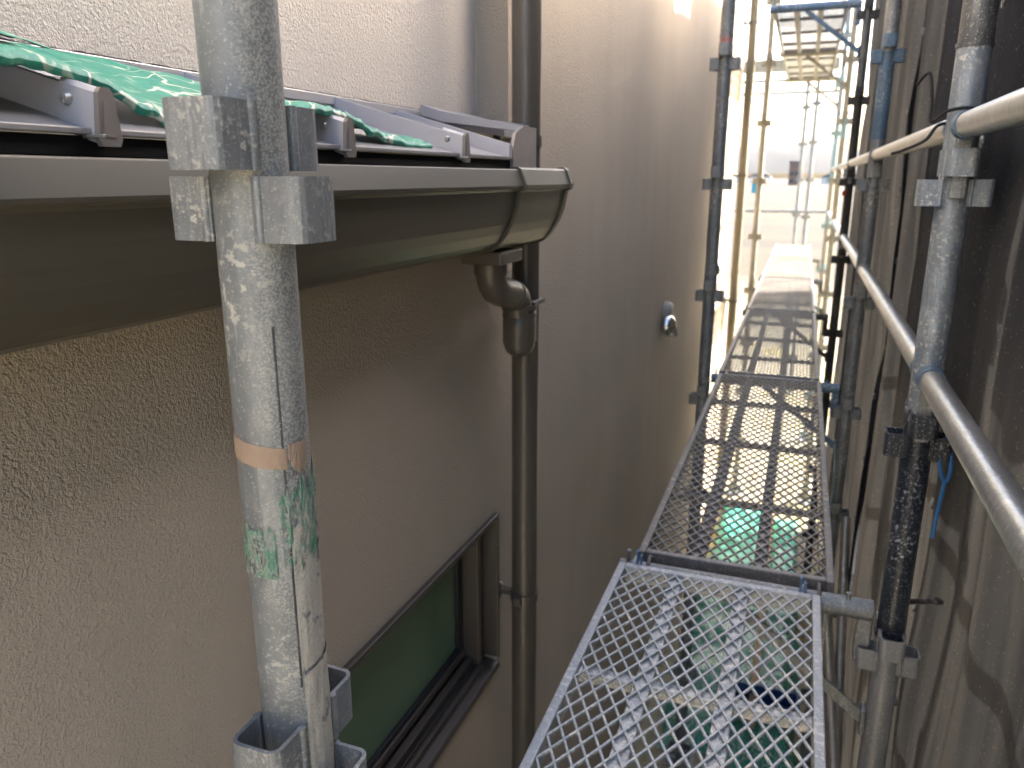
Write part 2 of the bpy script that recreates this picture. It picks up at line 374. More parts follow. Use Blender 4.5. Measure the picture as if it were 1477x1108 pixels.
# ---------------------------------------------------------------- house
house = Thing('house', (-.64, -2.2, -CZ), 'two-storey house with taupe textured stucco and a pale upper wall', 'house', frame=HF)
WX, LX, YC, YE, TOP = -.64, -.71, 1.62, 6.5, 1.62
Y0, Y1, Z0, Z1 = .42, 1.535, -1.165, -.755          # window opening
wl = MB()
ys = [-2.2, Y0, Y1, YC]; zs = [-CZ, Z0, Z1, -.02]
for i in range(3):
    for j in range(3):
        if i == 1 and j == 1: continue
        wl.add([(WX, ys[i], zs[j]), (WX, ys[i + 1], zs[j]), (WX, ys[i + 1], zs[j + 1]), (WX, ys[i], zs[j + 1])], [(0, 1, 2, 3)])
for a, b in (((Y0, Z0), (Y1, Z0)), ((Y1, Z0), (Y1, Z1)), ((Y1, Z1), (Y0, Z1)), ((Y0, Z1), (Y0, Z0))):
    wl.add([(WX, a[0], a[1]), (WX, b[0], b[1]), (WX - .12, b[0], b[1]), (WX - .12, a[0], a[1])], [(0, 1, 2, 3)])
wl.add([(WX, YC, -CZ), (WX, YE, -CZ), (WX, YE, TOP), (WX, YC, TOP)], [(0, 1, 2, 3)])
wl.add([(WX, YC, -.02), (WX, YC, TOP), (-5, YC, TOP), (-5, YC, -.02)], [(0, 1, 2, 3)])
wl.add([(WX, YE, -CZ), (-5, YE, -CZ), (-5, YE, TOP), (WX, YE, TOP)], [(0, 1, 2, 3)])
wl.add([(WX, YC, TOP), (WX, YE, TOP), (-5, YE, TOP), (-5, YC, TOP)], [(0, 1, 2, 3)])
wl.add([(-5, -2.2, -CZ), (-5, YE, -CZ), (-5, YE, TOP), (-5, -2.2, TOP)], [(0, 1, 2, 3)])
me_fix = lambda mb: mb
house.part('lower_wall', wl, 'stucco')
def lightwall(u, v):
    y = -2.2 + (YC - .003 + 2.2) * u
    z = .124 + (TOP - .124) * (0 if v == 0 else .004 if v < .4 else 1)
    if v == 0: z += .0022 * noise.noise((y * 60, 0, 0)) + .0018 * noise.noise((y * 170, 3, 0))
    return (LX - (.004 if v == 0 else 0), y, z)
lw = MB().grid(lightwall, 520, 2, False)
lw.add([(LX - .004, -2.2, .124), (LX - .004, YC - .003, .124), (-1.2, YC - .003, .124), (-1.2, -2.2, .124)], [(0, 1, 2, 3)])
lw.add([(LX, -2.2, TOP), (LX, YC - .003, TOP), (-5, YC - .003, TOP), (-5, -2.2, TOP)], [(0, 1, 2, 3)])
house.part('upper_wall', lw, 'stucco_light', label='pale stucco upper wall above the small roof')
# narrow lean-to roof
EX, RX, ZE, ZR, YR = -.50, -.725, .034, .098, 1.40
roof = house.part('roof', MB().extrude([(EX, ZE), (RX, ZR), (RX, ZR - .010), (EX - .03, ZE - .002), (EX - .002, ZE - .003)], -2.2, YR), 'roof_metal')
house.part('eave_edge', MB().box((EX - .004, -2.2, ZE - .0035), (EX + .0015, YR - .1, ZE + .0015), .001), 'roof_metal', roof)
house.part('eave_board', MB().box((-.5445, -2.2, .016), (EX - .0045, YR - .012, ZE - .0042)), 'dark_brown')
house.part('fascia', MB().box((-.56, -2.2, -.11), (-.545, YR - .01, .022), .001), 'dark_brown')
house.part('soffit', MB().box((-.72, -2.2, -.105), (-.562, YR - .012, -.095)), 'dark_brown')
house.part('flashing', MB().extrude([(-.722, .0985), (-.722, .132), (-.7175, .132), (-.7175, .106), (-.690, .0935), (-.690, .0905)], -2.2, 1.46), 'flash')
house.part('flashing_lip', MB().box((-.7173, -2.2, .109), (-.7120, 1.46, .1225), .001), 'flash')
slope = (ZR - ZE) / (EX - RX)
def rz(x): return ZE + (EX - x) * slope
def seam(y):
    p = MB(); w0, w1, h = .0065, .004, .026
    x0, x1 = EX - .028, RX + .012
    prof = [(-w0, 0), (w0, 0), (w1, h), (-w1, h)]
    p.add([(x0, y + a, rz(x0) + b) for a, b in prof] + [(x1, y + a, rz(x1) + b) for a, b in prof],
          [(0, 1, 2, 3), (4, 5, 6, 7), (0, 1, 5, 4), (1, 2, 6, 5), (2, 3, 7, 6), (3, 0, 4, 7)])
    p.box((EX - .02, y - .011, ZE), (RX + .012, y + .011, ZE + .0015), 0, Matrix.Identity(4)) if False else None
    s_ = house.part('roof_seam', p, 'seam_metal', roof)
    c = MB(); L_ = .034
    pr = [(-.0095, -.004), (-.0085, -.008), (.0085, -.008), (.0095, -.004), (.006, .027), (.0035, .030), (-.0035, .030), (-.006, .027)]
    xa, xb = EX - .028, EX + .006
    c.add([(xa, y + a, rz(xa) + b) for a, b in pr] + [(xb, y + a, rz(xb) + b) for a, b in pr], [tuple(range(8)), tuple(range(8, 16))] + [(i, (i + 1) % 8, 8 + (i + 1) % 8, 8 + i) for i in range(8)])
    house.part('seam_cap', c, 'seam_metal', roof)
    e = MB(); pr2 = [(-.0105, -.005), (-.008, -.010), (.008, -.010), (.0105, -.005), (.0066, .0275), (.0035, .0312), (-.0035, .0312), (-.0066, .0275)]
    e.extrude([(y + a, rz(xb) + b) for a, b in pr2], xb - .001, xb + .0035, 'x')
    pr3 = [(a * .55, b * .62 + .003) for a, b in pr2]
    e.extrude([(y + a, rz(xb) + b) for a, b in pr3], xb + .003, xb + .0045, 'x')
    house.part('cap_end', e, 'cap_brown', roof)
    sc = MB().path([(xa + .008, y - .0075, rz(xa) + .014), (xa + .008, y - .0115, rz(xa) + .014)], [.0050, .0036], 14)
    sc.box((xa + .0052, y - .0122, rz(xa) + .0134), (xa + .0108, y - .0112, rz(xa) + .0146)); sc.box((xa + .0074, y - .0122, rz(xa) + .0112), (xa + .0086, y - .0112, rz(xa) + .0168))
    house.part('screw', sc, 'screw', roof)
    house.part('drip_tab', MB().box((EX - .006, y - .0125, ZE - .006), (EX + .016, y - .010, ZE - .0035), .0004), 'screw', roof)
for y in (.135, .446, .767, 1.078): seam(y)
# gable-end trim of the small roof
tr = MB(); pr = [(-.008, 0), (.008, 0), (.006, .022), (-.006, .022)]
x0, x1 = EX + .003, RX + .012
tr.add([(x0, 1.268 + a, rz(x0) + b) for a, b in pr] + [(x1, 1.268 + a, rz(x1) + b) for a, b in pr], [(0, 1, 2, 3), (4, 5, 6, 7), (0, 1, 5, 4), (1, 2, 6, 5), (2, 3, 7, 6), (3, 0, 4, 7)])
house.part('verge_trim', tr, 'seam_metal', roof)
house.part('verge_plate', MB().extrude([(1.278, .004), (1.395, .004), (1.395, .088), (1.33, .088), (1.29, .074), (1.278, .05)], EX - .002, EX + .004, 'x'), 'plate_brown', roof)
house.part('verge_cover', MB().extrude([(EX - .003, .0885), (-.66, .118), (-.70, .130), (-.70, .112), (-.66, .10), (EX - .003, .080)], 1.335, 1.394), 'flash', roof)
house.part('verge_flashing', MB().extrude([(-.56, .102), (-.645, .108), (-.7, .128), (-.7, .098), (-.56, .075)], 1.396, 1.606), 'flash', roof)
# window
win = house.part('window', MB().box((-.735, Y0 + .005, Z0 + .005), (-.722, Y1 - .005, Z1 - .005)), 'dark_gap')
th = .013
fr = MB(); fr.box((-.720, Y0 + .001, Z1 - th), (-.630, Y1 - .001, Z1 - .001), .0015); house.part('frame_head', fr, 'frame', win)
fr = MB(); fr.box((-.720, Y1 - th, Z0 + .03), (-.630, Y1 - .0015, Z1 - th - .0005), .0015); house.part('frame_jamb', fr, 'frame', win)
fr = MB(); fr.box((-.720, Y0 + .0015, Z0 + .03), (-.630, Y0 + th, Z1 - th - .0005), .0015); house.part('frame_jamb', fr, 'frame', win)
house.part('sill', MB().extrude([(-.720, Z0 + .029), (-.672, Z0 + .024), (-.672, Z0 + .016), (-.655, Z0 + .014), (-.634, Z0 + .010), (-.630, Z0 + .004), (-.630, Z0 - .002), (-.720, Z0 - .002)], Y0 + .001, Y1 - .001), 'frame', win)
house.part('sill_track', MB().box((-.662, Y0 + .02, Z0 + .016), (-.652, Y1 - .055, Z0 + .034), .001), 'frame', win)
house.part('sill_track', MB().box((-.690, Y0 + .02, Z0 + .028), (-.674, Y1 - .03, Z0 + .050), .001), 'frame', win)
house.part('mullion', MB().box((-.705, Y1 - .062, Z0 + .031), (-.660, Y1 - .040, Z1 - th - .001), .0015), 'frame', win)
sx0, sx1 = -.712, -.694
sy1 = Y1 - .064; gb = Z0 + .085; gt = Z1 - .040
house.part('sash_rail', MB().box((sx0, Y0 + .02, Z0 + .052), (sx1, sy1, Z0 + .072), .0015), 'frame', win)
house.part('gasket', MB().box((sx0 - .001, Y0 + .02, Z0 + .0725), (sx1 - .004, sy1 - .001, gb), .001), 'gasket', win)
house.part('gasket', MB().box((sx0 - .001, sy1 - .028, gb + .0005), (sx1 - .004, sy1 - .001, gt + .025), .001), 'gasket', win)
house.part('pane', MB().box((sx0 + .001, Y0 + .03, gb + .001), (sx0 + .006, sy1 - .029, gt + .025)), 'glass', win)
# wall vent
vy, vz, vr = 3.63, -.625, .060
v_ = house.part('vent_hood', MB().lathe([(vr, .0), (vr, .012), (vr * .97, .026), (vr * .85, .036), (vr * .45, .041), (0.001, .042)], (WX + .0005, vy, vz), 32, 'x'), 'cream')
house.part('vent_louvre', MB().lathe([(.05, 0), (.052, .02), (.040, .040), (.02, .052), (.001, .055)], (WX + .012, vy - .035, vz - .045), 20, 'x'), 'chrome', v_)
house.part('vent_spout', MB().path([(WX + .02, vy - .03, vz - .05), (WX + .045, vy - .03, vz - .07), (WX + .05, vy - .03, vz - .095)], [.03, .03, .024], 16), 'chrome', v_)
# small far wall outlet
house.part('vent_hood', MB().lathe([(.05, 0), (.05, .012), (.042, .03), (.001, .036)], (WX + .0005, 5.6, -.62), 24, 'x'), 'chrome')

# ---------------------------------------------------------------- gutter
gut = Thing('rain_gutter', (-.55, .9, -.125), 'bronze metal eaves gutter along the edge of the small roof', 'gutter', frame=HF)
prof = [(-.488, .013), (-.4770, .0140), (-.4750, .0125), (-.4655, -.0125), (-.4665, -.0165), (-.4735, -.0185), (-.4770, -.022), (-.4790, -.032), (-.4815, -.045), (-.4855, -.060), (-.4915, -.076), (-.500, -.092), (-.5105, -.107), (-.5185, -.1155), (-.528, -.1205), (-.54, -.122), (-.595, -.123), (-.600, -.118), (-.600, 0.0)]
def offs(pr, d):
    out = []
    for i, (a, b) in enumerate(pr):
        p = pr[max(i - 1, 0)]; q = pr[min(i + 1, len(pr) - 1)]
        tx, tz = q[0] - p[0], q[1] - p[1]; l = math.hypot(tx, tz) or 1
        out.append((a + tz / l * d, b - tx / l * d))
    return out
def shell(y0, y1, d0, d1, lo=0, hi=None):
    p = prof[lo:hi]; mb = MB(); a = offs(p, d0); b = offs(p, d1); n = len(p); loop = a + b[::-1]; m = len(loop)
    mb.add([(x, y0, z) for x, z in loop] + [(x, y1, z) for x, z in loop], [(i, (i + 1) % m, m + (i + 1) % m, m + i) for i in range(m)])
    for yy in (y0, y1):
        mb.add([(x, yy, z) for x, z in loop], [(i, i + 1, m - 2 - i, m - 1 - i) for i in range(n - 1)])
    return mb
sgn = -1.0
gut.part('trough', shell(-2.0, 1.262, 0.0, .0016), 'gutter')
joint = gut.part('end_joint', shell(1.252, 1.515, -.0032, -.0006), 'gutter_joint')
gut.part('joint_rim', shell(1.250, 1.257, -.0045, -.0002), 'gutter', joint)
cap = gut.part('end_cap', MB().extrude([(x, z) for x, z in offs(prof, -.0040)], 1.512, 1.519), 'gutter_joint')
gut.part('cap_rim', shell(1.500, 1.5195, -.0062, -.0042, 0, 17), 'gutter', cap)
gut.part('outlet', MB().box((-.592, 1.262, -.150), (-.512, 1.372, -.1262), .004), 'pipe_brown', joint)
# ---------------------------------------------------------------- downpipes
def ring(mb, c, r0, r1, z0, z1, n=32): mb.lathe([(r0, z0), (r1, z0), (r1, z1), (r0, z1), (r0, z0)], c, n, 'z', smooth=False); return mb
PX, PY, PR = -.575, 1.556, .030
dp = Thing('downpipe', (PX, PY, -CZ), 'dark brown round downpipe on the stucco wall beside the gutter end', 'downpipe', frame=HF)
dp.part('pipe', MB().tube((PX, PY, -CZ), (PX, PY, TOP - .2), PR, 40), 'pipe_brown')
def clamp(T, x, y, z, r, side=-1):
    b = T.part('bracket', ring(MB(), (x, y, 0), r + .0003, r + .0035, z - .011, z + .011), 'pipe_brown')
    T.part('bracket_arm', MB().box((WX + .001, y - .008, z - .007), (x - r - .001, y + .008, z + .007), .002), 'pipe_brown', b)
    T.part('bracket_ear', MB().box((x - .012, y - r - .016, z - .010), (x + .006, y - r - .001, z + .010), .002), 'pipe_brown', b)
    T.part('bracket_plate', MB().lathe([(.022, 0), (.022, .004), (.010, .008), (.001, .008)], (WX + .0005, y - .005, z), 18, 'x'), 'pipe_brown', b)
clamp(dp, PX, PY, -.968, PR); clamp(dp, PX, PY, .072, PR); clamp(dp, PX, PY, 1.35, PR)
# elbow from the gutter outlet to the hopper
ex = -.556
el = [(ex, 1.318, -.146), (ex, 1.318, -.160), (ex, 1.320, -.176), (ex, 1.328, -.192), (ex, 1.342, -.204), (ex, 1.362, -.211), (ex, 1.385, -.216), (ex, 1.412, -.221), (ex - .001, 1.435, -.226), (ex - .002, 1.452, -.233), (ex - .003, 1.463, -.243), (ex - .003, 1.467, -.258), (ex - .003, 1.467, -.272)]
elbow = dp.part('elbow', MB().path(el, .0285, 28), 'pipe_brown')
dp.part('elbow_collar', MB().path([(ex, 1.318, -.149), (ex, 1.318, -.172)], .0315, 28), 'pipe_brown', elbow)
dp.part('elbow_seam', MB().path([(ex, 1.424, -.2235), (ex - .0005, 1.431, -.2252)], .0298, 28), 'pipe_brown', elbow)
def dsec(w, yb, yf, n=12, x=ex - .004):   # horizontal outline of the hopper
    c = 1.467; return [(x + w * math.cos(R(a)), c + w * math.sin(R(a))) for a in range(0, 360, 15)]
hop = MB(); rows = [(.0335, -.262), (.0345, -.262), (.0345, -.300), (.034, -.325), (.032, -.340), (.027, -.352), (.018, -.360), (.001, -.363)]
hop.lathe([(a, b) for a, b in rows], (ex - .004, 1.478, 0), 32)
hop.box((PX - .030, 1.492, -.345), (PX + .030, 1.556, -.266), .006)
hopper = dp.part('hopper', hop, 'pipe_brown')
rim = ring(MB(), (ex - .004, 1.478, 0), .033, .0375, -.262, -.252); rim.box((PX - .034, 1.50, -.264), (PX + .034, 1.592, -.252), .003)
dp.part('hopper_rim', rim, 'pipe_brown', hopper)
dp.part('hopper_band', ring(MB(), (ex - .004, 1.478, 0), .0343, .0355, -.276, -.270), 'pipe_brown', hopper)
dp2 = Thing('downpipe', (PX, 6.36, -CZ), 'olive downpipe at the sunlit far corner of the house', 'downpipe', frame=HF)
dp2.part('pipe', MB().tube((PX, 6.36, -CZ), (PX, 6.36, TOP - .2), .032, 24), 'pipe_olive')
for z in (.02, -.95, 1.1): clamp(dp2, PX, 6.36, z, .032)

# ---------------------------------------------------------------- green sheet on the roof
def tarp_fn(u, v):
    y = .10 + .925 * u; 
    back = -.668 + .05 * max(0, u - .50) / .5 * 2.2
    front = -.517 - .008 * math.sin(y * 16) - .012 * max(0, u - .9) * 10
    x = front + (back - front) * v
    z0 = rz(x) + .004
    def ss(a, b): t_ = max(0, min(1, (y - a) / (b - a))); return t_ * t_ * (3 - 2 * t_)
    h = .036 * (1 - ss(.43, .585)) + .005 * math.sin(y * 20) * (1 - ss(.4, .5)) + .034 * ss(.61, .735) * (1 - ss(.775, .99) ** .8)
    hb = .026 * (1 - ss(.62, .9)); k_ = v ** .8; h = h * (1 - k_) + hb * k_
    h += .0035 * noise.noise((y * 18, x * 26, 1)) + .0016 * noise.noise((y * 60, x * 60, 5)) + .002
    if v < .06: h -= (.06 - v) / .06 * (.007 + .003 * noise.noise((y * 70, 0, 9)))
    return (x + .004 * noise.noise((y * 30, v * 3, 2)), y, max(z0 + h, z0 - .001) )
tm = MB(); tm.grid(tarp_fn, 150, 26)
def tarp_roll(u, v):            # the thickened, crinkled front hem
    x, y, z = tarp_fn(u, 0); a = v * 2 * math.pi
    r = .0034 + .0014 * noise.noise((y * 90, 0, 4)); return (x + r * math.cos(a), y, z - .001 + r * 1.5 * math.sin(a))
tp = Thing('green_tarp', (-.6, .55, .07), 'crinkled green plastic sheet with pale scratches lying over the metal roof seams', 'tarp', frame=HF)
tp.part('sheet', tm, 'tarp'); tp.part('hem', MB().grid(tarp_roll, 220, 8), 'tarp')
tp.part('fold', MB().grid(lambda u, v: (-.60 - .08 * v + .004 * noise.noise((u * 9, v * 4, 0)), .30 + .21 * u, rz(-.6 - .08 * v) + .030 + .016 * math.sin(u * 2.6) + .004 * noise.noise((u * 8, v * 5, 3))), 24, 10), 'tarp')

# ---------------------------------------------------------------- scaffold parts (shared meshes)
SOCK = [(-.89 - .445 * k) for k in range(4, 0, -1)] + [-.89, -.445, 0.0, .445, .89, 1.335, 1.78]   # socket heights
def pocket_mesh(mat, wd=.045, dp_=.032, ht=.043, t=.0034):
    rr = .010; pts = [(.017, -wd / 2)]
    for k in range(5): a = R(-90 + 90 * k / 4); pts.append((.024 + dp_ - rr + rr * math.cos(a), -wd / 2 + rr + rr * math.sin(a)))
    for k in range(5): a = R(90 * k / 4); pts.append((.024 + dp_ - rr + rr * math.cos(a), wd / 2 - rr + rr * math.sin(a)))
    pts.append((.017, wd / 2)); n = len(pts); inn = []
    for i, (a, b) in enumerate(pts):
        p = pts[max(i - 1, 0)]; q = pts[min(i + 1, n - 1)]; tx, ty = q[0] - p[0], q[1] - p[1]; l = math.hypot(tx, ty)
        inn.append((a - ty / l * t, b + tx / l * t))
    loop = pts + inn[::-1]; m = len(loop); mb = MB(); b_ = .0008
    def lay(z, sh): return [((a, b, z)) for a, b in loop]
    mb.add(lay(-ht / 2, 0) + lay(ht / 2, 0), [(i, (i + 1) % m, m + (i + 1) % m, m + i) for i in range(m)])
    for z in (-ht / 2, ht / 2): mb.add(lay(z, 0), [(i, i + 1, m - 2 - i, m - 1 - i) for i in range(n - 1)])
    mb.path([(.022, -wd / 2 + .001, -ht / 2), (.022, -wd / 2 + .001, ht / 2)], .0035, 8); mb.path([(.022, wd / 2 - .001, -ht / 2), (.022, wd / 2 - .001, ht / 2)], .0035, 8)
    return mb.mesh('socket', mat)
_pk = {}
def pocket(mat):
    if mat not in _pk: _pk[mat] = pocket_mesh(mat)
    return _pk[mat]
def base_plate(T, x, y):
    T.part('base_plate', MB().box((x - .07, y - .07, -CZ), (x + .07, y + .07, -CZ + .006), .002).tube((x, y, -CZ + .006), (x, y, -CZ + .2), .018), 'galv')
def post(x, y, sections, label, group, r=.0243, socks=None, sockmat='galv', n=32):
    T = Thing('scaffold_post', (x, y, -CZ), label, 'scaffold post', group)
    for i, (z0, z1, mat) in enumerate(sections):
        T.part('tube', MB().tube((x, y, z0), (x, y, z1), r, n), mat)
        if i: T.part('joint_ring', MB().tube((x, y, z0 - .004), (x, y, z0 + .003), r + .0022, n), mat)
    base_plate(T, x, y)
    for z in (SOCK if socks is None else socks):
        if z > sections[-1][1] - .05: continue
        mt = sockmat
        if isinstance(sockmat, dict): mt = min(sockmat.items(), key=lambda kv: abs(kv[0] - z))[1]
        for k, (dz, a) in enumerate(((.024, 90), (.024, -90), (-.024, 0), (-.024, 180))):
            T.inst('socket', pocket(mt), (x, y, z + dz), R(a))
    return T
RXP, LXP = .232, -.345
YS = [-.25, 1.5, 3.25, 5.0, 6.75, 8.5, 10.25]
GP = 'scaffold posts on the net side'
lab = ['rear', 'navy', 'blue', 'black', 'teal', 'straw', 'end']
RP = {}
RP[0] = post(RXP, YS[0], [(-CZ + .1, 2.0, 'galv')], 'galvanised scaffold post behind the railings end, next to the grey net', GP)
RP[1] = post(RXP, YS[1], [(-CZ + .1, -.86, 'grey_paint'), (-.86, -.405, 'navy'), (-.405, .205, 'galv_blue'), (.205, 2.0, 'galv_dark')],
             'scaffold post with navy painted middle and blue-grey upper part at the first plank joint', GP, .0255,
             sockmat={-.89: 'grey_paint', -.445: 'navy', 0: 'galv_blue', .445: 'galv'})
RP[2] = post(RXP, YS[2], [(-CZ + .1, .14, 'galv'), (.14, .44, 'blue_paint'), (.44, 2.1, 'galv')], 'grey scaffold post with a bright blue band near the top railing', GP, .0255,
             sockmat={-.89: 'galv', .445: 'blue_paint', 0.0: 'galv'})
RP[3] = post(RXP, YS[3], [(-CZ + .1, .45, 'black_steel'), (.45, 2.2, 'galv_dark')], 'blackened scaffold post carrying the upper platform bracket', GP, sockmat='black_steel')
RP[4] = post(RXP, YS[4], [(-CZ + .1, .3, 'straw_steel'), (.3, .46, 'teal_steel'), (.46, 2.2, 'straw_steel')], 'pale scaffold post with a teal band beyond the black post', GP, sockmat='straw_steel')
RP[5] = post(RXP, YS[5], [(-CZ + .1, .1, 'straw_steel'), (.1, .5, 'teal_steel'), (.5, 2.2, 'galv')], 'sunlit scaffold post with a long teal band by the last upper plank', GP, sockmat='teal_steel')
RP[6] = post(.03, YS[6] + .2, [(-CZ + .1, 1.5, 'galv')], 'thin far scaffold post standing at the end of the walkway', GP, sockmat='galv')
post(-.09, YS[6] + .75, [(-CZ + .1, 1.5, 'galv')], 'farthest scaffold post beyond the end rail of the walkway', GP, sockmat='galv')
GL = 'scaffold posts on the house side'
post(LXP + .01, YS[2], [(-CZ + .1, .455, 'galv'), (.455, .52, 'pink'), (.52, 2.1, 'galv')], 'grey scaffold post with a pink band close to the stucco wall', GL, .0255, sockmat='galv')
post(LXP - .015, YS[4], [(-CZ + .1, 2.2, 'straw_steel')], 'straw coloured scaffold post near the far corner of the house', GL, sockmat='straw_steel')
post(-1.38, YS[6], [(-CZ + .1, 1.5, 'straw_steel')], 'far scaffold post beyond the house corner holding the end rails', GL, sockmat='straw_steel')
# near post
NX, NY, NR = -.36, .452, .0265
npost = Thing('scaffold_post', (NX, NY, -CZ), 'cement-splashed galvanised scaffold post with torn brown tape in front of the gutter', 'scaffold post', GL)
npost.part('tube', MB().tube((NX, NY, -CZ + .1), (NX, NY, 1.2), NR, 64), 'np_galv'); base_plate(npost, NX, NY)
pm = pocket('np_socket')
for zz in (-2.35, -1.88, -1.41, -.94, -.468, .003, .475):
    for dz, a in ((.0235, -90), (.0235, 90), (-.0235, 0), (-.0235, 180)): npost.inst('socket', pm, (NX, NY, zz + dz), R(a))
def patch(fn_top, fn_bot, a0, a1, r, nu=60, nv=8, wob=.0004, seed=0):
    def f(u, v):
        a = R(a0 + (a1 - a0) * u); zt, zb = fn_top(u), fn_bot(u); z = zb + (zt - zb) * v
        edge = min(u, 1 - u, v, 1 - v); rr = r + wob * (1 + noise.noise((u * 14, v * 5, seed))) + (.0 if edge > .001 else -.0002)
        return (NX + rr * math.cos(a), NY + rr * math.sin(a), z)
    return MB().grid(f, nu, nv)
jag = lambda u, s, amp: amp * (noise.noise((u * 9, s, 0)) + .6 * noise.noise((u * 31, s, 1)) + .4 * noise.noise((u * 80, s, 2)))
npost.part('tape', patch(lambda u: -.178 - .012 * u + jag(u, 1, .0006), lambda u: -.197 - .009 * u + jag(u, 2, .0012), -160, -32, NR + .0004), 'tape', label='strip of torn brown paper tape')
npost.part('tape', patch(lambda u: -.187 + jag(u, 3, .0025), lambda u: -.199 - .012 * math.sin(u * 3) + jag(u, 4, .004), -30, 6, NR + .0009, 30), 'tape', label='strip of torn brown paper tape')
npost.part('tape_remnant', patch(lambda u: -.252 + jag(u, 5, .012), lambda u: -.292 + jag(u, 6, .002), -165, -60, NR + .0003, 90, 14, .0009, 3), 'remnant')
npost.part('tape_remnant', patch(lambda u: -.226 + .012 * u + jag(u, 7, .012), lambda u: -.282 + jag(u, 8, .012), -52, 35, NR + .0003, 70, 14, .0012, 5), 'remnant')
npost.part('cement_crust', patch(lambda u: -.215 - .08 * max(0, .5 - u) + jag(u, 9, .02), lambda u: -.372 + .012 * (u - .3) + jag(u, 10, .001), -36, 95, NR + .0004, 80, 40, .0007, 7), 'crust')
npost.part('cement_crust', patch(lambda u: -.374 + .014 * (u - .3) + jag(u, 10, .001), lambda u: -.56 + jag(u, 11, .01), -34, 100, NR + .0009, 80, 40, .0009, 9), 'crust')
npost.part('seam_stain', patch(lambda u: -.10, lambda u: -.39, -40, -36, NR + .0002, 4, 30, .0002, 4), 'galv_dark')

# guard rails
def rail(y0, y1, z, mat, label, group, x=RXP, blue=True, r=.0205):
    T = Thing('guard_rail', (x, (y0 + y1) / 2, z - r), label, 'guard rail', group)
    T.part('tube', MB().tube((x, y0 + .045, z), (x, y1 - .045, z), r, 28), mat)
    for ye, s in ((y0, 1), (y1, -1)):
        w = T.part('wedge', MB().box((x - .012, ye + s * .032 - .008, z - .115), (x + .012, ye + s * .032 + .008, z + .002), .003), 'galv')
        T.part('collar', MB().path([(x, ye + s * .028, z), (x, ye + s * .058, z)], [r + .0028, r + .0020], 28), 'blue_paint' if blue and abs(ye - YS[1]) < .1 else 'galv', w)
GR = 'guard rails along the net'
names = ['beside the near plank', 'between the navy post and the blue-banded post', 'between the blue-banded post and the black post', 'from the black post to the teal-banded post', 'at the far sunlit end']
for i in range(5):
    rail(YS[i], YS[i + 1], -.338, 'rail', 'lower galvanised guard rail ' + names[i], GR)
    rail(YS[i], YS[i + 1], .082, 'rail_warm' if i else 'rail', 'upper galvanised guard rail ' + names[i], GR)

# brackets carrying the planks
def bracket(y, z, mat, label, group, xl=-.305, long=True):
    T = Thing('plank_bracket', (RXP - .05, y, z - .25), label, 'bracket', group)
    T.part('arm', MB().tube((xl, y, z), (RXP - .036, y, z), .0205, 24), mat)
    T.part('wedge', MB().box((RXP - .062, y - .010, z - .11), (RXP - .034, y + .010, z + .016), .004), mat)
    T.part('strut', MB().bar((RXP - .026, y, z - .245), (-.09, y, z - .016), .024, .007, (0, 1, 0), .001), mat)
    T.part('strut_foot', MB().box((RXP - .034, y - .016, z - .275), (RXP - .0235, y + .016, z - .215), .004), mat)
    T.part('hanger', MB().box((.108, y - .0125, z - .165), (.116, y + .0125, z - .015), .001), mat)
    T.part('end_pin', MB().path([(xl + .018, y, z + .015), (xl + .018, y, z + .045)], .0045, 10).path([(.15, y - .004, z + .018), (.15, y - .004, z + .032)], .005, 10), mat)
GB = 'plank brackets under the walkway'
bm_ = ['galv', 'blue_paint', 'black_steel', 'galv_dark', 'straw_steel']
for i in range(5):
    bracket(YS[i + 1], -.818, bm_[i], ['cement-splashed tube bracket under the first plank joint', 'blue painted tube bracket under the second plank joint', 'black tube bracket under the third plank joint', 'dark tube bracket under the fourth plank joint', 'pale tube bracket under the fifth plank joint'][i], GB)
bracket(YS[0], -.818, 'galv', 'tube bracket under the near end of the first plank', GB)

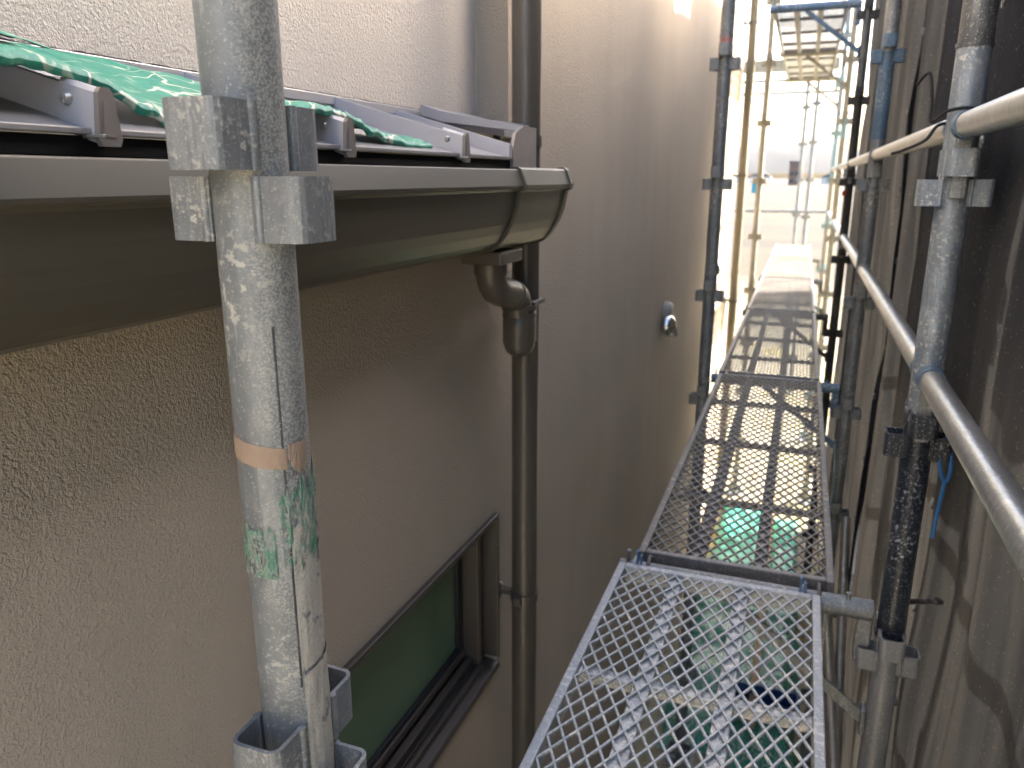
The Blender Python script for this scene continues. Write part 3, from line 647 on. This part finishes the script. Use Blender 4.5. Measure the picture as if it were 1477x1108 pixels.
# planks
PW, PL = .385, 1.70
def plank_meshes(tag_, frame_m, mesh_m, rib_m):
    d = {}; hw = PW / 2; hl = PL / 2
    d['side'] = MB().box((-.008, -hl, -.042), (.008, hl, 0), .0025).mesh('side_rail', frame_m)
    d['end'] = MB().box((-hw + .0085, -.008, -.036), (hw - .0085, .008, .0005), .0025).mesh('end_rail', frame_m)
    d['rib'] = MB().box((-.014, -hl + .0085, -.034), (.014, hl - .0085, -.0085), .003).mesh('rib', rib_m)
    cw = .011 if tag_ == 'a' else .005
    d['cross'] = MB().box((-hw + .0085, -cw, -.028), (hw - .0085, cw, -.0095), .0015).mesh('cross_bar', rib_m)
    mb = MB(); X, Y = hw - .0085, hl - .0085; sw, lw_ = .0262, .0490
    dx, dy = sw / 2, lw_ / 2; ln = math.hypot(dx, dy)
    tot = int((2 * X) / sw + (2 * Y) / lw_) + 2
    for fam in (1, -1):
        for k in range(-tot, tot + 1):
            # line through (k*sw, 0) with direction (fam*dx, dy), clipped to the frame
            x0 = k * sw; t0, t1 = -Y / dy, Y / dy
            a, b = (-X - x0) / (fam * dx), (X - x0) / (fam * dx)
            t0, t1 = max(t0, min(a, b)), min(t1, max(a, b))
            if t1 - t0 < .3: continue
            z = -.0045 + (.0006 if fam > 0 else 0)
            mb.bar((x0 + fam * dx * t0, dy * t0, z), (x0 + fam * dx * t1, dy * t1, z), .0034, .0042, (0, 0, 1))
    d['mesh'] = mb.mesh('mesh_deck', mesh_m)
    hk = MB(); pts = []
    for k in range(9): a = R(200 - 25 * k); pts.append((0, .026 + .0262 * math.cos(a), -.028 + .0275 * math.sin(a)))
    hk.path([(0, -.004, -.012)] + pts[1:], .0042, 8)
    d['hook'] = hk.mesh('hook', frame_m)
    d['bolt'] = MB().path([(0, .008, 0), (0, .013, 0)], .007, 10).mesh('bolt', frame_m)
    d['clip'] = MB().box((-.002, -.006, -.02), (.002, .006, .030), .001).box((.006, -.006, -.02), (.010, .006, .020), .001).box((-.002, -.006, -.024), (.010, .006, -.0205)).mesh('clip', 'clip_blue')
    return d
PMB = plank_meshes('a', 'plank_blue', 'plank_blue', 'rib_white'); PMW = plank_meshes('b', 'plank_brown', 'plank_brown', 'plank_brown'); PMS = plank_meshes('c', 'straw_steel', 'straw_steel', 'straw_steel')
def plank(xc, yc, z, d, label, group, rot=0.0, clips=False):
    T = Thing('scaffold_plank', (xc, yc, z - .042), label, 'plank', group); T.o.rotation_euler = (0, 0, rot)
    def I(n, key, lx, ly, lz=0.0, rz_=0.0):
        o = bpy.data.objects.new(n, d[key]); COL.objects.link(o); o.parent = T.o; o.location = (lx, ly, lz + .042); o.rotation_euler = (0, 0, rz_); return o
    hw, hl = PW / 2, PL / 2
    for s in (-1, 1): I('side_rail', 'side', s * (hw - .0), 0); 
    for s in (-1, 1):
        e = I('end_rail', 'end', 0, s * (hl - .009))
        for sx in (-1, 1):
            h = I('hook', 'hook', sx * (hw - .022), s * (hl - .002), 0, 0 if s > 0 else math.pi)
            I('bolt', 'bolt', sx * (hw - .040), s * (hl - .010), -.016, 0 if s > 0 else math.pi)
    for lx in (-.076, .054): I('rib', 'rib', lx, 0)
    for k in (-1, 0, 1): I('cross_bar', 'cross', 0, k * .475)
    I('mesh_deck', 'mesh', 0, 0)
    if clips:
        for sx in (-1, 1): I('clip', 'clip', sx * (hw - .030), hl + .004, 0, 0)
GPL = 'mesh planks of the walkway'
plank(-.102, (YS[0] + YS[1]) / 2, -.79, PMB, 'bluish galvanised mesh plank in front of the first joint, cement stained', GPL, R(0), True)
txt = ['brown-grey mesh plank between the first and second joints', 'brown-grey mesh plank between the second and third joints', 'brown-grey mesh plank between the third and fourth joints', 'shiny mesh plank beyond the fourth joint', 'sunlit last mesh plank at the end of the walkway']
for i in range(1, 6):
    plank(-.074 - .004 * (i - 1), (YS[i] + YS[i + 1]) / 2 + (.012 if i == 1 else 0), -.79, PMW if i < 4 else PMS, txt[i - 1], GPL)
# upper platform
GU = 'upper platform'
UZ = .955
for i in (3, 4, 5):
    bracket(YS[i], UZ - .03, ['blue_paint', 'straw_steel', 'straw_steel'][i - 3], ['dark blue bracket with diagonal strut under the upper platform', 'straw coloured bracket under the middle of the upper platform', 'far bracket under the end of the upper platform'][i - 3], 'brackets of the upper platform', -.285)
for i in (3, 4):
    plank(-.066, (YS[i] + YS[i + 1]) / 2, UZ, PMS if i > 3 else PMW, ['nearer overhead mesh plank seen from below', 'farther overhead mesh plank seen from below'][i - 3], 'planks of the upper platform')
# end of the walkway: rails and toe board across
def cross_rail(y, z, x0, x1, label, mat='galv', r=.017):
    single('end_rail', MB().tube((x0, y, z), (x1, y, z), r, 16), mat, ((x0 + x1) / 2, y, z - r), label, 'guard rail', 'rails across the walkway end')
for z, l in ((-.40, 'low rail across the end of the walkway against the fields'), (.98, 'lowest of the high rails across the walkway end'), (1.12, 'highest of the rails across the walkway end')):
    cross_rail(YS[6] + .04, z, -1.4, .26, l)
single('toe_board', MB().box((-1.4, YS[6] + .06, 1.22), (.24, YS[6] + .09, 1.36), .004), 'straw_steel', (-.55, YS[6] + .075, 1.22), 'pale toe board above the rails at the walkway end', 'toe board')
# long brace beside the net and lower rails
single('brace_pipe', MB().tube((.275, 3.2, -1.35), (.275, 1.62, -2.70), .0185, 20), 'rail_warm', (.275, 2.4, -2.7), 'slanting brace pipe low beside the net below the walkway', 'pipe')
GLR = 'lower rails below the walkway'
for i, l in enumerate(('between the grey post foot and the blue-banded post', 'between the blue-banded and black posts', 'between the black and teal-banded posts')):
    rail(YS[i + 1], YS[i + 2], -1.70, 'rail_warm', 'ledger pipe near the ground ' + l, GLR)

# ropes and ties
def rope(name, pts, r, mat, label, cat='rope'):
    P = [Vector(p) for p in pts]; out = []
    for i in range(len(P) - 1):
        p0 = P[max(i - 1, 0)]; p3 = P[min(i + 2, len(P) - 1)]
        for k in range(6):
            t = k / 6; a, b, c, d_ = p0, P[i], P[i + 1], p3
            out.append(.5 * ((2 * b) + (c - a) * t + (2 * a - 5 * b + 4 * c - d_) * t * t + (3 * b - a - 3 * c + d_) * t ** 3))
    out.append(P[-1]); single(name, MB().path(out, r, 8), mat, P[-1], label, cat)
px_, py_ = RXP, YS[1]
rope('rope_tie', [(px_ - .075, py_ + .01, .150), (px_ - .06, py_ - .005, .165), (px_ - .052, py_ - .01, .12), (px_ - .05, py_ - .012, .09), (px_ - .03, py_ - .028, .104), (px_ + .0, py_ - .032, .108), (px_ + .03, py_ - .012, .1), (px_ + .03, py_ + .01, .096), (px_, py_ + .032, .09), (px_ - .035, py_ + .01, .085), (px_ - .055, py_ - .015, .06), (px_ - .085, py_ - .01, .045), (px_ - .10, py_ + .01, .04)], .0028, 'black_rope', 'black rope knotted round the post at the upper rail')
rope('rope_tie', [(px_ + .045, py_ - .01, -.43), (px_ + .055, py_ - .02, -.50), (px_ + .05, py_ - .015, -.53), (px_ + .036, py_ - .02, -.49), (px_ + .045, py_ - .01, -.44)], .0035, 'blue_rope', 'loop of blue string hanging on the navy post')
rope('rope_tie', [(px_ + .05, py_ - .016, -.525), (px_ + .046, py_ - .018, -.58), (px_ + .043, py_ - .018, -.64)], .0035, 'blue_rope', 'loose tail of blue string beside the navy post')
single('wing_bolt', MB().path([(px_ + .03, py_ + .03, -.80), (px_ + .07, py_ + .0, -.775)], .006, 10).lathe([(.012, -.002), (.012, .002), (.001, .003)], (px_ + .07, py_, -.775), 14), 'black_steel', (px_ + .05, py_, -.8), 'black bolt sticking out of the post behind the first plank joint', 'bolt')
single('red_tag', MB().box((RXP - .035, 4.968, -.10), (RXP - .012, 4.976, -.07), .003), 'red', (RXP - .02, 4.97, -.1), 'small red tag on the blackened post', 'tag')
rope('string', [(.15, 2.4, -.78), (.16, 2.42, -.9), (.158, 2.42, -1.05), (.162, 2.43, -1.25)], .003, 'teal_steel', 'pale green string hanging beside the second plank', 'string')

# ---------------------------------------------------------------- safety nets
def net(y0, y1, z0, z1, amp, seed, label, xoff=.30, bunch=1.0, lean=0.0):
    def f(u, v):
        z = z0 + (z1 - z0) * v
        sh = .012 * noise.noise((z * 1.3, seed, 0)) + lean * (z - z0)
        y = y0 + (y1 - y0) * u + sh + (.02 * noise.noise((z * .9, seed, 7)) if u in (0, 1) else 0)
        ph = z * .55 + 1.2 * noise.noise((z * .5, seed, 2))
        x = xoff + amp * (math.sin(y * 13 * bunch + seed + ph) * .5 + math.sin(y * 29 * bunch + 2 * seed - ph * 1.4) * .35) + amp * 1.1 * noise.noise((y * 6 * bunch, z * 1.1, seed)) + .35 * amp * noise.noise((y * 26 * bunch, z * 2.5, seed + 4))
        x += .010 * math.sin((z + .0) * 6.8) * math.exp(-((y - YS[1]) ** 2) * 8)
        return (max(x, xoff - .022), y, z)
    nu = max(24, int((y1 - y0) / .010))
    T = Thing('safety_net', (xoff, (y0 + y1) / 2, z0), label, 'net', 'grey safety nets along the scaffold')
    T.part('sheet', MB().grid(f, nu, 60), 'net')
    for v in [k / 16 for k in range(17)]:
        for u in (.004, .996):
            p = f(u, v); T.part('eyelet', MB().lathe([(.007, -.0015), (.012, -.0015), (.012, .0015), (.007, .0015), (.007, -.0015)], (p[0] - .004, p[1], p[2]), 12, 'x'), 'galv')
net(-.2, 1.665, -CZ, 1.0, .013, 1.3, 'smooth dark grey safety net panel beside the nearest guard rail', .30)
net(1.685, 3.12, -CZ, 1.05, .042, 4.1, 'loosely folded grey net between the navy post and the blue-banded post', .335, 1.0)
net(3.00, 4.85, -CZ, 1.2, .046, 7.7, 'folded grey net between the blue-banded post and the blackened post', .315, 1.1)
net(4.70, 6.25, -CZ, 1.45, .042, 9.2, 'bunched brownish net beyond the blackened post', .345, 1.3)
# the neighbouring plot's scaffold just outside: a second layer of net whose shadow falls on the first
GN = 'scaffold posts of the neighbouring plot'
for y in (1.15, 1.70, 2.75):
    T = Thing('scaffold_post', (.66, y, -CZ), 'neighbouring scaffold post outside the net, ' + {1.15: 'behind the smooth near net panel', 1.70: 'just past the navy post', 2.75: 'behind the folded net before the blue-banded post'}[y], 'scaffold post', GN)
    T.part('tube', MB().tube((.66, y, -CZ), (.66, y, 1.5), .0243, 20), 'galv')
    for z in SOCK:
        for dz, a in ((.024, 90), (.024, -90), (-.024, 0), (-.024, 180)): T.inst('socket', pocket('galv'), (.66, y, z + dz), R(a))
for z, l in ((-.50, 'upper'), (-.98, 'lower')):
    single('guard_rail', MB().tube((.66, .7, z), (.66, 3.2, z), .0205, 16), 'rail', (.66, 1.9, z - .0205), l + ' rail of the neighbouring scaffold outside the grey net', 'guard rail')
def net2(y0, y1, z0, seed, label):
    single('safety_net', MB().grid(lambda u, v: (.72 + .02 * math.sin(u * 9 + seed) + .02 * noise.noise((u * 4, v * 5, seed)), y0 + (y1 - y0) * u + .02 * noise.noise((v * 6, seed, 0)), z0 + .05 * noise.noise((u * 5, seed, 1)) * (1 - v) + (1.2 - z0) * v), 40, 40), 'net', (.72, (y0 + y1) / 2, z0), label, 'net', 'nets of the neighbouring scaffold')
net2(.7, 1.66, -.12, 2, 'short outer net hanging on the neighbouring scaffold behind the smooth net')
net2(1.745, 3.0, -.40, 5, 'longer outer net on the neighbouring scaffold behind the folded net')

# ---------------------------------------------------------------- things on the ground below the planks
def sheet(x0, x1, y0, y1, h, seed, label, mat='tarp2'):
    def f(u, v):
        x = x0 + (x1 - x0) * u; y = y0 + (y1 - y0) * v
        e = min(u, 1 - u, v, 1 - v); z = h * min(1, e * 8) * (.6 + .4 * noise.noise((x * 3, y * 3, seed))) + .03 * abs(noise.noise((x * 11, y * 7, seed))) + .006
        return (x + .03 * noise.noise((y * 6, 0, seed)), y + .05 * noise.noise((x * 6, 1, seed)), -CZ + z)
    single('ground_sheet', MB().grid(f, 40, 60), mat, ((x0 + x1) / 2, (y0 + y1) / 2, -CZ), label, 'sheet', 'green sheets on the ground below the walkway')
sheet(-.42, -.05, 5.1, 6.5, .10, 1, 'bright green plastic sheet bundle on the ground beside the house')
sheet(.00, .18, 5.0, 6.3, .08, 2, 'narrow green plastic sheet on the ground next to the net')
sheet(-.45, .2, 3.3, 4.85, .14, 3, 'wide green plastic sheet on the ground under the first plank', 'tarp')
for k, (x, y0, y1) in enumerate(((-.02, 3.4, 6.4), (-.46, 4.2, 6.7))):
    single('timber_batten', MB().box((x - .02, y0, -CZ + .15), (x + .02, y1, -CZ + .19), .003), 'timber', (x, y0, -CZ + .15), ['pale timber batten lying between the green sheets', 'pale timber batten lying along the house wall'][k], 'timber')
T = Thing('blue_crate', (.03, 3.55, -CZ + .15), 'shallow dark blue plastic crate on the green sheet under the near plank', 'crate')
zc = -CZ + .15
for n_, lo, hi in (('side', (-.14, 3.46, zc), (-.125, 3.64, zc + .09)), ('side', (.185, 3.46, zc), (.2, 3.64, zc + .09)), ('side', (-.1245, 3.46, zc), (.1845, 3.475, zc + .09)), ('side', (-.1245, 3.625, zc), (.1845, 3.64, zc + .09)), ('bottom', (-.1245, 3.4755, zc + .002), (.1845, 3.6245, zc + .014))):
    T.part(n_, MB().box(lo, hi, .004), 'blue_plastic')
gr = MB()
for k in range(9000):
    y = 4.5 + 16 * random.random() ** 1.6; x = random.uniform(-1.5, 2.5)
    if y < 6.7 and x < -.5: continue
    if noise.noise((x * 1.1, y * .8, 5)) < -.05: continue
    h = random.uniform(.03, .12); a = random.uniform(0, 6.28); b = random.uniform(0, 6.28); wd = .006
    dx, dy = math.cos(a) * wd, math.sin(a) * wd; tx, ty = math.cos(b) * h * .6, math.sin(b) * h * .6
    gr.add([(x - dx, y - dy, 0), (x + dx, y + dy, 0), (x + tx, y + ty, h)], [(0, 1, 2)])
go = bpy.data.objects.new('dry_grass', gr.mesh('dry_grass', 'straw', fix=False)); COL.objects.link(go); tag(go, 'dry yellow grass beyond and below the walkway', 'grass', None, 'stuff')

# ---------------------------------------------------------------- haze in the distance
hm = bpy.data.materials.new('haze'); hm.use_nodes = True; hnt = hm.node_tree; hnt.nodes.remove(hnt.nodes['Principled BSDF'])
pv = hnt.nodes.new('ShaderNodeVolumePrincipled'); pv.inputs['Density'].default_value = .0000085; pv.inputs['Color'].default_value = (.78, .88, 1, 1); pv.inputs['Anisotropy'].default_value = .2
hnt.links.new(pv.outputs[0], hnt.nodes['Material Output'].inputs['Volume'])
ho = bpy.data.objects.new('haze', MB().box((-4500, -400, -3), (4500, 5200, 190)).mesh('haze', hm)); COL.objects.link(ho); tag(ho, kind='stuff')
